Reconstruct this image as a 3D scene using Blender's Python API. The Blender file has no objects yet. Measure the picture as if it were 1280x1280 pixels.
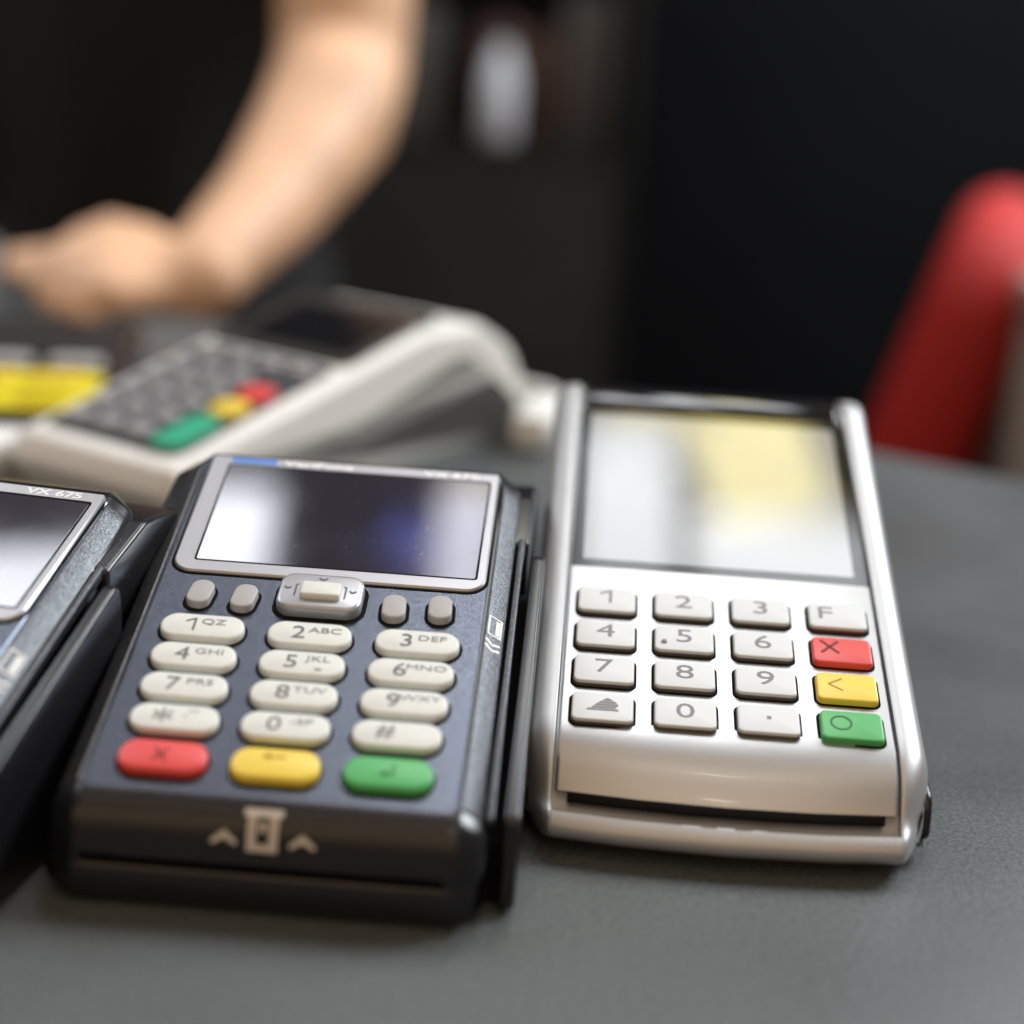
import bpy, bmesh, math, random
from mathutils import Matrix, Vector
random.seed(7)
R = math.radians
S = bpy.context.scene
COL = S.collection

# ------------------------------------------------------------------ camera
PITCH, ROLL = R(17.0), R(3.5)
fwd = Vector((0, math.cos(PITCH), -math.sin(PITCH)))
rt0 = Vector((1, 0, 0)); up0 = rt0.cross(fwd)
rt = math.cos(ROLL) * rt0 + math.sin(ROLL) * up0
up = -math.sin(ROLL) * rt0 + math.cos(ROLL) * up0
cd = bpy.data.cameras.new('camera')
cd.lens = 50.0
cd.sensor_width = 50.0 * 1280 / 2132.5
cd.sensor_fit = 'HORIZONTAL'
cd.clip_start = 0.01; cd.clip_end = 50
cd.dof.use_dof = True
cd.dof.focus_distance = 0.357
cd.dof.aperture_fstop = 3.9
cd.dof.aperture_blades = 0
cam = bpy.data.objects.new('camera', cd); COL.objects.link(cam)
cam.matrix_world = Matrix(((rt.x, up.x, -fwd.x, 0), (rt.y, up.y, -fwd.y, 0), (rt.z, up.z, -fwd.z, 0.163), (0, 0, 0, 1)))
S.camera = cam

# ------------------------------------------------------------------ room light: dim warm ambient, ceiling panels and added fills
w = bpy.data.worlds.new('World'); S.world = w; w.use_nodes = True
bg = w.node_tree.nodes['Background']
bg.inputs[0].default_value = (1.0, 0.86, 0.72, 1); bg.inputs[1].default_value = 0.13
S.view_settings.view_transform = 'Standard'; S.view_settings.look = 'None'
S.view_settings.exposure = 0.38; S.view_settings.gamma = 1.0

def lamp(name, x0, x1, y0, y1, z, radiance, color=(1, 1, 1), rx=0.0, rz=0.0):
    """a rectangular light panel facing down; mm; radiance per unit area"""
    l = bpy.data.lights.new(name, 'AREA'); l.shape = 'RECTANGLE'
    l.size = (x1 - x0) / 1000; l.size_y = (y1 - y0) / 1000
    l.energy = radiance * math.pi * l.size * l.size_y
    l.color = color
    o = bpy.data.objects.new(name, l); COL.objects.link(o)
    o.location = ((x0 + x1) / 2000, (y0 + y1) / 2000, z / 1000); o.rotation_euler = (rx, 0, rz)
    return o
lamp('ceiling_panel_lamp', 225, 470, 1150, 1565, 1600, 7.2, (0.93, 0.97, 1.0))
lamp('ceiling_panel_lamp', 70, 195, 1150, 1710, 1600, 6.8, (0.90, 0.95, 1.0))
lamp('yellow_sign_lamp', 235, 400, 1560, 1770, 1602, 6.5, (1.0, 0.86, 0.30), 0, R(14))
lamp('yellow_sign_lamp', 105, 225, 1732, 1765, 1602, 6.0, (1.0, 0.84, 0.30))
lamp('ceiling_panel_lamp', -490, -345, 1290, 1490, 1600, 7.0, (0.90, 0.92, 1.0))
lamp('ceiling_panel_lamp', -900, -690, 1150, 1430, 1600, 6.5, (0.90, 0.92, 1.0))
lamp('ceiling_panel_lamp', -125, -40, 1270, 1500, 1600, 4.6, (0.88, 0.87, 1.0))
lamp('ceiling_panel_lamp', -150, 210, 960, 1240, 1600, 9.5, (0.96, 0.97, 1.0))
lamp('yellow_sign_lamp', -110, -30, 1512, 1540, 1600, 4.5, (1.0, 0.90, 0.55))
lamp('blue_streak_lamp', -195, -125, 1385, 1440, 1602, 1.8, (0.22, 0.25, 1.0), 0, R(-30))  # added for the bluish streak on the dark display, not a real sign
lamp('ceiling_panel_lamp', 1150, 2250, 900, 2120, 1550, 18.0, (0.90, 0.96, 1.0))
lamp('ceiling_panel_lamp', -2000, -1100, 900, 1900, 1700, 6.0, (0.90, 0.95, 1.0))  # added fill panel, makes up general light from the left
lamp('ceiling_tube_lamp', 110, 230, -330, -290, 1700, 45.0, (1.0, 0.95, 0.88))
lamp('ceiling_tube_lamp', 120, 240, -1250, -1190, 1700, 45.0, (1.0, 0.95, 0.88))
lamp('warm_overhead_fill', -900, 900, -1500, 420, 1850, 0.40, (1.0, 0.66, 0.36))  # added warm fill overhead, fades the silver front from white to tan
lamp('warm_front_fill', -1500, 1500, -700, 700, 1150, 0.62, (1.0, 0.66, 0.38), R(90), 0).location.y = -1.6  # added warm panel behind the camera, tints reflections on the terminal fronts

# ------------------------------------------------------------------ materials
def mat(name, color, rough=0.5, metal=0.0, coat=0.0, spec=0.5, var=0.0, vscale=200, bump=0.0, bscale=800, rvar=0.0, rscale=60, flake=0.0, sss=0.0, specks=0.0):
    m = bpy.data.materials.new(name); m.use_nodes = True
    nt = m.node_tree; b = nt.nodes['Principled BSDF']
    c = (*color, 1)
    b.inputs['Base Color'].default_value = c
    b.inputs['Roughness'].default_value = rough
    b.inputs['Metallic'].default_value = metal
    b.inputs['Coat Weight'].default_value = coat
    b.inputs['Coat Roughness'].default_value = 0.06
    b.inputs['Specular IOR Level'].default_value = spec
    if sss:
        b.inputs['Subsurface Weight'].default_value = sss
        b.inputs['Subsurface Radius'].default_value = (0.008, 0.003, 0.0015)
    tc = nt.nodes.new('ShaderNodeTexCoord')
    def noise(scale, detail=4):
        n = nt.nodes.new('ShaderNodeTexNoise'); n.inputs['Scale'].default_value = scale; n.inputs['Detail'].default_value = detail
        nt.links.new(tc.outputs['Object'], n.inputs['Vector']); return n
    if var:
        n = noise(vscale); r = nt.nodes.new('ShaderNodeValToRGB')
        r.color_ramp.elements[0].position = 0.3; r.color_ramp.elements[1].position = 0.7
        r.color_ramp.elements[0].color = tuple(x * (1 - var) for x in color) + (1,)
        r.color_ramp.elements[1].color = tuple(min(1, x * (1 + var)) for x in color) + (1,)
        nt.links.new(n.outputs['Fac'], r.inputs[0]); nt.links.new(r.outputs[0], b.inputs['Base Color'])
    if flake:
        v = nt.nodes.new('ShaderNodeTexVoronoi'); v.inputs['Scale'].default_value = vscale
        nt.links.new(tc.outputs['Object'], v.inputs['Vector'])
        sep = nt.nodes.new('ShaderNodeSeparateColor'); nt.links.new(v.outputs['Color'], sep.inputs[0])
        r = nt.nodes.new('ShaderNodeMapRange'); r.inputs[3].default_value = 1 - flake; r.inputs[4].default_value = 1 + flake
        nt.links.new(sep.outputs[0], r.inputs[0])
        mx = nt.nodes.new('ShaderNodeVectorMath'); mx.operation = 'SCALE'; mx.inputs[0].default_value = color
        nt.links.new(r.outputs[0], mx.inputs['Scale']); nt.links.new(mx.outputs[0], b.inputs['Base Color'])
    if specks:
        n = noise(1400, 2); n2 = noise(90, 3)
        r = nt.nodes.new('ShaderNodeMapRange'); r.inputs[1].default_value = 0.70; r.inputs[2].default_value = 0.78; r.inputs[3].default_value = 0; r.inputs[4].default_value = specks
        nt.links.new(n.outputs['Fac'], r.inputs[0])
        r2 = nt.nodes.new('ShaderNodeMapRange'); r2.inputs[1].default_value = 0.42; r2.inputs[2].default_value = 0.65; nt.links.new(n2.outputs['Fac'], r2.inputs[0])
        mu = nt.nodes.new('ShaderNodeMath'); mu.operation = 'MULTIPLY'; nt.links.new(r.outputs[0], mu.inputs[0]); nt.links.new(r2.outputs[0], mu.inputs[1])
        mx = nt.nodes.new('ShaderNodeMix'); mx.data_type = 'RGBA'; mx.inputs['A'].default_value = c; mx.inputs['B'].default_value = (0.5, 0.5, 0.55, 1)
        nt.links.new(mu.outputs[0], mx.inputs['Factor']); nt.links.new(mx.outputs['Result'], b.inputs['Base Color'])
    if rvar:
        n = noise(rscale, 6); r = nt.nodes.new('ShaderNodeMapRange')
        r.inputs[1].default_value = 0.35; r.inputs[2].default_value = 0.7
        r.inputs[3].default_value = max(0.01, rough - rvar); r.inputs[4].default_value = rough + rvar
        nt.links.new(n.outputs['Fac'], r.inputs[0]); nt.links.new(r.outputs[0], b.inputs['Roughness'])
    if bump:
        n = noise(bscale, 3); bp = nt.nodes.new('ShaderNodeBump'); bp.inputs['Strength'].default_value = bump; bp.inputs['Distance'].default_value = 0.0004
        nt.links.new(n.outputs['Fac'], bp.inputs['Height']); nt.links.new(bp.outputs[0], b.inputs['Normal'])
    return m

M = {
 'laminate': mat('grey_laminate', (0.094, 0.103, 0.106), 0.40, var=0.36, vscale=900, bump=0.28, bscale=1400, rvar=0.09, rscale=14),
 'edge': mat('counter_edge', (0.05, 0.05, 0.05), 0.5),
 'silver': mat('silver_paint', (0.47, 0.47, 0.48), 0.46, metal=0.70, coat=0.05, flake=0.035, vscale=4500),
 'silver_panel': mat('silver_panel_paint', (0.48, 0.48, 0.485), 0.38, metal=0.90, coat=0.10, flake=0.03, vscale=4500),
 'base_black': mat('black_plastic', (0.011, 0.011, 0.015), 0.27, bump=0.05, bscale=2500, specks=0.15),
 'gloss_black': mat('gloss_black', (0.008, 0.008, 0.010), 0.08, rvar=0.05, specks=0.3),
 'screen_glass': mat('bezel_glass', (0.010, 0.010, 0.012), 0.06, spec=0.24, rvar=0.03),
 'lcd_light': mat('pale_lcd', (0.29, 0.30, 0.31), 0.06, coat=0.0, rvar=0.04),
 'key_light': mat('light_grey_key', (0.75, 0.78, 0.80), 0.45, bump=0.05, bscale=3000),
 'key_cream': mat('cream_key', (0.77, 0.79, 0.755), 0.42, bump=0.05, bscale=3000, var=0.06, vscale=160),
 'key_grey': mat('grey_key', (0.44, 0.43, 0.43), 0.45, bump=0.05, bscale=3000),
 'red': mat('red_key', (0.80, 0.075, 0.07), 0.38, sss=0.0, bump=0.04, bscale=3000),
 'yellow': mat('yellow_key', (0.92, 0.68, 0.08), 0.38, bump=0.04, bscale=3000),
 'green': mat('green_key', (0.09, 0.47, 0.14), 0.38, bump=0.04, bscale=3000),
 'teal': mat('teal_key', (0.03, 0.42, 0.24), 0.4),
 'ink': mat('grey_ink', (0.16, 0.16, 0.18), 0.6),
 'ink_pale': mat('pale_ink', (0.25, 0.26, 0.29), 0.6),
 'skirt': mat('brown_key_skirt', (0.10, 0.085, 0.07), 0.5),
 'dull_screen': mat('dull_screen', (0.05, 0.046, 0.044), 0.22),
 'stand_grey': mat('grey_stand', (0.50, 0.50, 0.47), 0.5),
 'ink_red': mat('dark_red_ink', (0.22, 0.01, 0.01), 0.6),
 'ink_yellow': mat('ochre_ink', (0.50, 0.30, 0.02), 0.6),
 'ink_green': mat('dark_green_ink', (0.02, 0.16, 0.05), 0.6),
 'gap_dark': mat('key_gap_shade', (0.008, 0.007, 0.007), 0.8, spec=0.1),  # near-black, the shade inside gaps and slots put into the colour
 'plate_blue': mat('blue_grey_plate', (0.098, 0.110, 0.140), 0.27, metal=0.75, flake=0.28, vscale=3200, bump=0.12, bscale=3000),
 'facet': mat('grey_textured_shell', (0.085, 0.088, 0.098), 0.38, metal=0.6, flake=0.35, vscale=2000, bump=0.35, bscale=1800),
 'bezel_silver': mat('silver_bezel', (0.44, 0.44, 0.46), 0.33, metal=0.5),
 'lcd_dark': mat('dark_lcd', (0.012, 0.012, 0.028), 0.07, coat=1.0, rvar=0.05, rscale=40, specks=0.5),
 'white_print': mat('white_print', (0.92, 0.92, 0.92), 0.5),
 'tan_print': mat('beige_print', (0.66, 0.60, 0.53), 0.5),
 'blue_print': mat('blue_badge', (0.10, 0.25, 0.72), 0.4),
 'cream': mat('cream_shell', (0.84, 0.82, 0.78), 0.38, bump=0.04, bscale=2500, var=0.03, vscale=30),
 'charcoal': mat('charcoal_plate', (0.05, 0.05, 0.06), 0.45),
 'pad_key': mat('mid_grey_key', (0.38, 0.38, 0.40), 0.4),
 'skin': mat('skin', (0.76, 0.455, 0.275), 0.5, sss=0.12, var=0.15, vscale=22, bump=0.1, bscale=500),
 'shirt': mat('black_cotton', (0.008, 0.008, 0.009), 0.9, bump=0.3, bscale=900),
 'trousers': mat('dark_trousers', (0.010, 0.010, 0.013), 0.9),
 'leather': mat('red_leather', (0.46, 0.016, 0.014), 0.75, bump=0.25, bscale=250, rvar=0.08, rscale=12),
 'metal_dark': mat('dark_metal', (0.05, 0.05, 0.05), 0.35, metal=0.8),
 'wall_dark': mat('black_panel', (0.0045, 0.005, 0.0065), 0.8, spec=0.1, var=0.3, vscale=2),
 'cab_dark': mat('dark_brown_cabinet', (0.015, 0.0145, 0.0125), 0.8, spec=0.1, var=0.3, vscale=5),
 'floor_dark': mat('dark_floor', (0.012, 0.012, 0.013), 0.8, var=0.2, vscale=6),
 'beige': mat('beige_panel', (0.33, 0.30, 0.26), 0.5, var=0.06, vscale=8),
 'bottle': mat('white_bottle', (0.68, 0.71, 0.76), 0.35),
 'rust': mat('rust_red_card', (0.055, 0.022, 0.016), 0.6),
 'greycard': mat('grey_card', (0.06, 0.056, 0.05), 0.6),
 'paper': mat('white_paper', (0.80, 0.79, 0.77), 0.7),
 'yellow_pvc': mat('yellow_overlay', (0.74, 0.62, 0.02), 0.4),
 'grey_plastic': mat('grey_plastic', (0.30, 0.30, 0.30), 0.45),
}

# ------------------------------------------------------------------ mesh helpers (all lengths in mm)
MMS = 0.001
def make_mesh(name, verts, faces, angle=35):
    me = bpy.data.meshes.new(name)
    bm = bmesh.new()
    vs = [bm.verts.new(Vector(v) * MMS) for v in verts]
    for f in faces:
        try: bm.faces.new([vs[i] for i in f])
        except ValueError: pass
    bmesh.ops.recalc_face_normals(bm, faces=bm.faces)
    bm.to_mesh(me); bm.free()
    for p in me.polygons: p.use_smooth = True
    me.set_sharp_from_angle(angle=R(angle))
    return me
def obj(name, me, m, parent=None, mx=None):
    o = bpy.data.objects.new(name, me); COL.objects.link(o)
    if m is not None:
        if len(me.materials) == 0: me.materials.append(M[m])
        else:
            o.material_slots[0].link = 'OBJECT'; o.material_slots[0].material = M[m]
    if parent: o.parent = parent
    if mx is not None: o.matrix_local = mx
    return o
def root(name, label, cat, x, y, z, yaw, group=None):
    o = bpy.data.objects.new(name, None); COL.objects.link(o); o.empty_display_size = 0.02
    o.location = (x * MMS, y * MMS, z * MMS); o.rotation_euler = (0, 0, -yaw)
    o['label'] = label; o['category'] = cat
    if group: o['group'] = group
    return o
def tag(o, label, cat, group=None):
    o['label'] = label; o['category'] = cat
    if group: o['group'] = group
    return o
def struct(o): o['kind'] = 'structure'; return o
def copy_tree(o, parent=None):
    c = o.copy(); COL.objects.link(c)
    if parent: c.parent = parent
    for ch in list(o.children): copy_tree(ch, c)
    return c
def T(x, y, z): return Matrix.Translation(Vector((x, y, z)) * MMS)

def round_poly(pts, n=5):
    """closed polygon of (x, y, r): corners rounded with radius r"""
    out = []; N = len(pts)
    for i in range(N):
        p = Vector(pts[i][:2]); a = Vector(pts[i - 1][:2]); b = Vector(pts[(i + 1) % N][:2]); r = pts[i][2]
        if r <= 0: out.append((p.x, p.y)); continue
        da = (a - p); db = (b - p); la, lb = da.length, db.length
        ang = da.angle(db); k = min(r / max(1e-6, math.tan(ang / 2)), la * .48, lb * .48)
        A = p + da / la * k; B = p + db / lb * k
        for j in range(n + 1):
            t = j / n; q = A * (1 - t) ** 2 + p * 2 * t * (1 - t) + B * t * t
            out.append((q.x, q.y))
    return out
def normals(poly):
    N = len(poly); out = []
    for i in range(N):
        a = Vector(poly[i - 1]); b = Vector(poly[(i + 1) % N]); d = b - a
        if d.length < 1e-9: d = Vector((1, 0))
        d.normalize(); out.append(Vector((-d.y, d.x)))         # inward for a counter-clockwise polygon
    return out
def offset(poly, d):
    ns = normals(poly)
    dd = d if callable(d) else (lambda i: d)
    return [(p[0] + n.x * dd(i), p[1] + n.y * dd(i)) for i, (p, n) in enumerate(zip(poly, ns))]
def loft_mesh(name, us, prof, angle=35, deform=None):
    rings = [prof(u) for u in us]; K = len(rings[0]); verts = []; faces = []
    for u, ring in zip(us, rings):
        for (y, z) in ring:
            v = (u, y, z); verts.append(deform(*v) if deform else v)
    for i in range(len(us) - 1):
        for j in range(K):
            k = (j + 1) % K
            faces.append((i * K + j, i * K + k, (i + 1) * K + k, (i + 1) * K + j))
    faces.append(tuple(range(K))); faces.append(tuple((len(us) - 1) * K + j for j in range(K)))
    return make_mesh(name, verts, faces, angle)
def rounded_sections(hw, r, n=5):
    out = []
    for i in range(n + 1):
        a = math.pi / 2 * (i / n); out.append((hw - r + r * math.sin(a), r * (1 - math.cos(a))))
    neg = [(-u, d) for u, d in reversed(out)]
    return neg + out
def rounded_extrude(name, poly, hw, r, n=5, angle=35, mid=(), deform=None, centre=0.0):
    sec = rounded_sections(hw, r, n); h = len(sec) // 2
    sec = sec[:h] + [(u, 0.0) for u in mid] + sec[h:]
    d = {u: dd for u, dd in sec}
    me = loft_mesh(name, [u for u, _ in sec], lambda u: offset(poly, d[u]), angle, deform)
    if centre:
        for v in me.vertices: v.co.x += centre * MMS
    return me
def rrect(w, h, r, n=6):
    r = min(r, w / 2 - 1e-3, h / 2 - 1e-3); out = []
    for cx, cy, a0 in ((w / 2 - r, h / 2 - r, 0), (-w / 2 + r, h / 2 - r, 90), (-w / 2 + r, -h / 2 + r, 180), (w / 2 - r, -h / 2 + r, 270)):
        for j in range(n + 1):
            a = R(a0 + 90 * j / n); out.append((cx + r * math.cos(a), cy + r * math.sin(a)))
    return out
def stack_mesh(name, outs, zs, angle=35, dome=0.0):
    """rings of equal count at rising heights, capped at both ends"""
    K = len(outs[0]); verts = []; faces = []
    for o_, z in zip(outs, zs): verts += [(x, y, z) for x, y in o_]
    for i in range(len(outs) - 1):
        for j in range(K):
            k = (j + 1) % K; faces.append((i * K + j, i * K + k, (i + 1) * K + k, (i + 1) * K + j))
    faces.append(tuple(range(K)))
    L = (len(outs) - 1) * K
    if False and dome:
        verts.append((0, 0, zs[-1] + dome)); c = len(verts) - 1
        for j in range(K): faces.append((L + j, L + (j + 1) % K, c))
    else: faces.append(tuple(L + j for j in range(K)))
    return make_mesh(name, verts, faces, angle)
def key_mesh(name, w, h, r, z0, z1, soft=0.5, dome=0.12, slope=0.0):
    rings = [(z0, -slope), (z1 - soft, 0), (z1 - soft * .45, soft * .12), (z1 - soft * .12, soft * .45), (z1, soft * 1.0)]
    return stack_mesh(name, [rrect(w - 2 * i, h - 2 * i, max(0.3, r - i)) for _, i in rings], [z for z, _ in rings], 50, dome)
def plate_mesh(name, w, h, r, z0, z1, bev=0.2):
    return stack_mesh(name, [rrect(w, h, r), rrect(w, h, r), rrect(w - 2 * bev, h - 2 * bev, max(.1, r - bev))], [z0, z1 - bev, z1], 40)
def poly_plate(name, pts, z0, z1, bev=0.15):
    return stack_mesh(name, [pts, pts, offset(pts, bev)], [z0, z1 - bev, z1], 40)
def box_mesh(name, x0, x1, y0, y1, z0, z1, bev=0.5):
    o1 = lambda i: [(x + (x0 + x1) / 2, y + (y0 + y1) / 2) for x, y in rrect(x1 - x0 - 2 * i, y1 - y0 - 2 * i, max(bev * 1.2 - i, .05), 3)]
    return stack_mesh(name, [o1(bev), o1(bev * .3), o1(0), o1(0), o1(bev * .3), o1(bev)], [z0, z0 + bev * .3, z0 + bev, z1 - bev, z1 - bev * .3, z1], 40)
_txt = {}
ONE = {}
def one_mesh(h, xs, wd):
    if (h, xs, wd) not in ONE:
        ONE[(h, xs, wd)] = flat_polys('figure_one', [bar(.25 * h * xs * .5, -h / 2, .25 * h * xs * .5, h / 2, wd), bar(.25 * h * xs * .5 - wd * .4, h / 2 - wd * .5, -.42 * h * xs * .6, h * .2, wd * .85)])
    return ONE[(h, xs, wd)]
def text_mesh(s, size, xs=1.0, weight=0.0, italic=0.0):
    """flat lettering, centred, a hair thick; size in mm"""
    k = (s, size, xs, weight, italic)
    if k in _txt: return _txt[k]
    cu = bpy.data.curves.new('lettering', 'FONT'); cu.body = s; cu.size = size * MMS * 1.37
    cu.align_x = 'CENTER'; cu.align_y = 'CENTER'; cu.extrude = 0.00002; cu.offset = weight * MMS; cu.resolution_u = 3; cu.shear = italic
    o = bpy.data.objects.new('lettering', cu); COL.objects.link(o)
    bpy.context.view_layer.update()
    me = bpy.data.meshes.new_from_object(o.evaluated_get(bpy.context.evaluated_depsgraph_get()))
    bpy.data.objects.remove(o); bpy.data.curves.remove(cu)
    xsv = [v.co.x for v in me.vertices]; ysv = [v.co.y for v in me.vertices]
    cx = (min(xsv) + max(xsv)) / 2; cy = (min(ysv) + max(ysv)) / 2
    for v in me.vertices: v.co.x = (v.co.x - cx) * xs; v.co.y -= cy
    me.materials.clear(); _txt[k] = me
    return me
def flat_polys(name, polys, z=0.0, th=0.03):
    """several flat convex outlines as one print"""
    verts = []; faces = []
    for p in polys:
        b = len(verts); n = len(p)
        verts += [(x, y, z) for x, y in p] + [(x, y, z + th) for x, y in p]
        faces.append(tuple(b + n + i for i in range(n))); faces.append(tuple(b + i for i in range(n)))
        for i in range(n): faces.append((b + i, b + (i + 1) % n, b + n + (i + 1) % n, b + n + i))
    return make_mesh(name, verts, faces)
def ring_polys(ro_x, ro_y, ri_x, ri_y, n=24):
    out = []
    for i in range(n):
        a, b = 2 * math.pi * i / n, 2 * math.pi * (i + 1) / n
        out.append([(ro_x * math.cos(a), ro_y * math.sin(a)), (ro_x * math.cos(b), ro_y * math.sin(b)), (ri_x * math.cos(b), ri_y * math.sin(b)), (ri_x * math.cos(a), ri_y * math.sin(a))])
    return out
def bar(x0, y0, x1, y1, wd):
    d = Vector((x1 - x0, y1 - y0)); d.normalize(); n = Vector((-d.y, d.x)) * wd / 2
    return [(x0 + n.x, y0 + n.y), (x0 - n.x, y0 - n.y), (x1 - n.x, y1 - n.y), (x1 + n.x, y1 + n.y)]
def frame_polys(x0, x1, y0, y1, wd):
    return [[(x0, y0), (x1, y0), (x1, y0 + wd), (x0, y0 + wd)], [(x0, y1 - wd), (x1, y1 - wd), (x1, y1), (x0, y1)],
            [(x0, y0 + wd), (x0 + wd, y0 + wd), (x0 + wd, y1 - wd), (x0, y1 - wd)], [(x1 - wd, y0 + wd), (x1, y0 + wd), (x1, y1 - wd), (x1 - wd, y1 - wd)]]
class Face:
    """the sloping face of a terminal: u across, v up the face, w out of it"""
    def __init__(self, tilt, z0): self.t = tilt; self.z0 = z0; self.c = math.cos(tilt); self.s = math.sin(tilt)
    def yz(self, v, w): return (v * self.c - w * self.s, self.z0 + v * self.s + w * self.c)
    def mx(self, u, v, w, rot=0.0): return T(0, 0, self.z0) @ Matrix.Rotation(self.t, 4, 'X') @ T(u, v, w) @ Matrix.Rotation(rot, 4, 'Z')

# ------------------------------------------------------------------ setting
floor = struct(obj('floor', box_mesh('floor', -2500, 2500, -800, 3000, -920, -900, 1), 'floor_dark'))
wall = struct(obj('wall_back', box_mesh('wall_back', -2500, 2500, 2200, 2260, -899, 1500, 1), 'wall_dark'))

ct = root('counter', 'dark grey speckled counter under all the card terminals', 'counter', 0, 0, 0, 0)
def edge_y(x): return 725 - 0.604 * (x - 3)
def quad_slab(name, x0, x1, yn, ins, z0, z1, bev):
    o1 = lambda i: [(x0 + ins + i, yn + ins + i), (x1 - ins - i, yn + ins + i), (x1 - ins - i, edge_y(x1) - ins * 1.17 - i), (x0 + ins + i, edge_y(x0) - ins * 1.17 - i)]
    return stack_mesh(name, [o1(0), o1(0), o1(bev * .3), o1(bev)], [z0, z1 - bev, z1 - bev * .3, z1], 50)
obj('countertop', quad_slab('countertop', -700, 430, 60, 0, -28, 0, 1.5), 'laminate', ct)
obj('front_panel', quad_slab('front_panel', -700, 430, 60, 40, -898, -28.5, 1), 'edge', ct)

# ------------------------------------------------------------------ silver terminal
def silver_terminal():
    f = Face(R(18.1), 29.4)
    rt_ = root('payment_terminal', 'silver card terminal with square keys and a large mirroring screen', 'card terminal', 47.1, 339.3, 0, R(2.2), 'card terminals on the counter')
    PW = -1.5
    q = lambda v, w_=PW: f.yz(v, w_)
    # closed side outline, counter-clockwise seen with y to the right
    bottom = [(-35.8, 3.7), (-32, 2.3), (-20, 1.4), (108, 1.4), (119, 6), (122.5, 20), (122, 44)]
    rear_top = [(119.5, 56), (115.5, 61.2)]
    top = [q(113), q(108), q(103.5), q(102.8), q(80), q(60), q(33), q(31), q(10), q(-10), q(-19.6)]
    front = [(-21.4, 20.7), (-23.7, 19.3), (-25.9, 17.7), (-27.7, 15.7), (-29.3, 13.5), (-30.5, 11.4), (-31.6, 10.0), (-33.2, 9.2), (-34.4, 8.8), (-35.5, 8.2), (-36.5, 7.1), (-36.9, 5.9), (-36.7, 4.7)]
    poly = bottom + rear_top + top + front
    nb = len(bottom) + len(rear_top)
    i_tub0, i_tub1 = nb + 1, nb + len(top) + 7               # recessed tub between the rims
    i_scr0, i_scr1 = nb + 2, nb + 6
    sec = {0: 0.0, 20: 0.0, 33.2: 0.0, 34.5: 0.0, 34.8: 0.15, 35.2: 0.0, 36.2: -0.05, 37.6: 0.12, 38.8: 0.55, 39.8: 1.3, 40.6: 2.5, 41.2: 4.3, 41.5: 7.0}
    us = sorted(set(sec) | {-u for u in sec})
    def prof(u):
        d = sec[abs(u)]
        def ins(i):
            if abs(u) <= 34.5:
                if i_scr0 <= i <= i_scr1: return 2.6
                if i_tub0 <= i <= i_tub1: return 2.2
                if i == i_tub0 - 1: return 4.0
                if i in (i_tub0 - 2, i_tub0 - 3): return 1.2
            return d
        return offset(poly, ins)
    bow = lambda u, y, z: (u, y - 3.8 * (1 - (u / 41.5) ** 2) * min(1, max(0, (-18 - y) / 14)), z)
    def corner(u, y, z):
        u0, y, z = bow(u, y, z); t = min(1, max(0, (-20 - y) / 18)); a = abs(u)
        if a > 34.4:
            k = (a - 34.4) / 7.1; a = 34.4 + (a - 34.4) * (1 - 0.55 * t * t); y += 6.0 * t * k * k
        return (math.copysign(a, u), y, z)
    obj('shell', loft_mesh('shell', us, prof, 38, corner), 'silver', rt_)
    # keypad plate: flat, then rolling over the front
    run = [q(31.4)] + [q(v) for v in (20, 5, -10, -19.6)] + front[:6]
    def up_n(pts, d):
        out = []
        for i, p in enumerate(pts):
            a = Vector(pts[max(0, i - 1)]); b = Vector(pts[min(len(pts) - 1, i + 1)]); t_ = (b - a).normalized(); n_ = Vector((t_.y, -t_.x))
            if n_.y < 0: n_ = -n_
            out.append((p[0] + n_.x * d, p[1] + n_.y * d))
        return out
    closed = up_n(run, -1.7) + list(reversed(up_n(run, 0.0)))
    psec = [(-34.1, .35), (-33.8, 0.05), (-33.3, 0), (-17, 0), (0, 0), (17, 0), (33.3, 0), (33.8, .05), (34.1, .35)]
    pd = dict(psec)
    obj('keypad_plate', loft_mesh('keypad_plate', [u for u, _ in psec], lambda u: offset(list(reversed(closed)), pd[u]) if False else up_n(run, -1.7) + list(reversed(up_n(run, -pd[u]))), 38, bow), 'silver_panel', rt_)
    # black strip standing in for the shaded card slot under the plate's front edge
    slot = [(-27.5, 10.6), (-31.0, 9.3), (-31.35, 10.1), (-30.75, 11.15), (-28.0, 12.2)]
    obj('card_slot', loft_mesh('card_slot', [-31.5, -20, -8, 8, 20, 31.5], lambda u: slot, 38, bow), 'gap_dark', rt_)
    for k, (x0, x1) in enumerate(((-8.5, -5.0), (-1.8, 1.8), (5.2, 8.0))):
        m = loft_mesh('embossed_mark', [x0, (x0 + x1) / 2, x1], lambda u: [(-32.0, 6.6), (-33.6, 6.6), (-33.5, 7.75), (-32.4, 8.1)], 30, bow)
        obj('embossed_mark', m, 'silver', rt_)
    # screen
    g = obj('screen', plate_mesh('screen', 68.2, 71.0, 2.0, -1.2, 0, 0.15), 'screen_glass', rt_, f.mx(0, 67.3, -2.2))
    obj('display', plate_mesh('display', 62.4, 63.6, 0.6, 0.0, 0.06, 0.02), 'lcd_light', g, T(-0.1, -0.1, 0.01))
    # printer cover behind the screen
    cv = []
    for a in range(0, 181, 15): cv.append(q(109 + 8.0 * math.cos(R(a)), -4.6 + 3.4 * math.sin(R(a))))
    cv = cv + [q(100.8, -8), q(117.5, -9)]
    pc = obj('printer_cover', rounded_extrude('printer_cover', cv, 33.6, 1.4, 4, 40), 'gloss_black', rt_)
    teeth = []
    nT = 46
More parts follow.
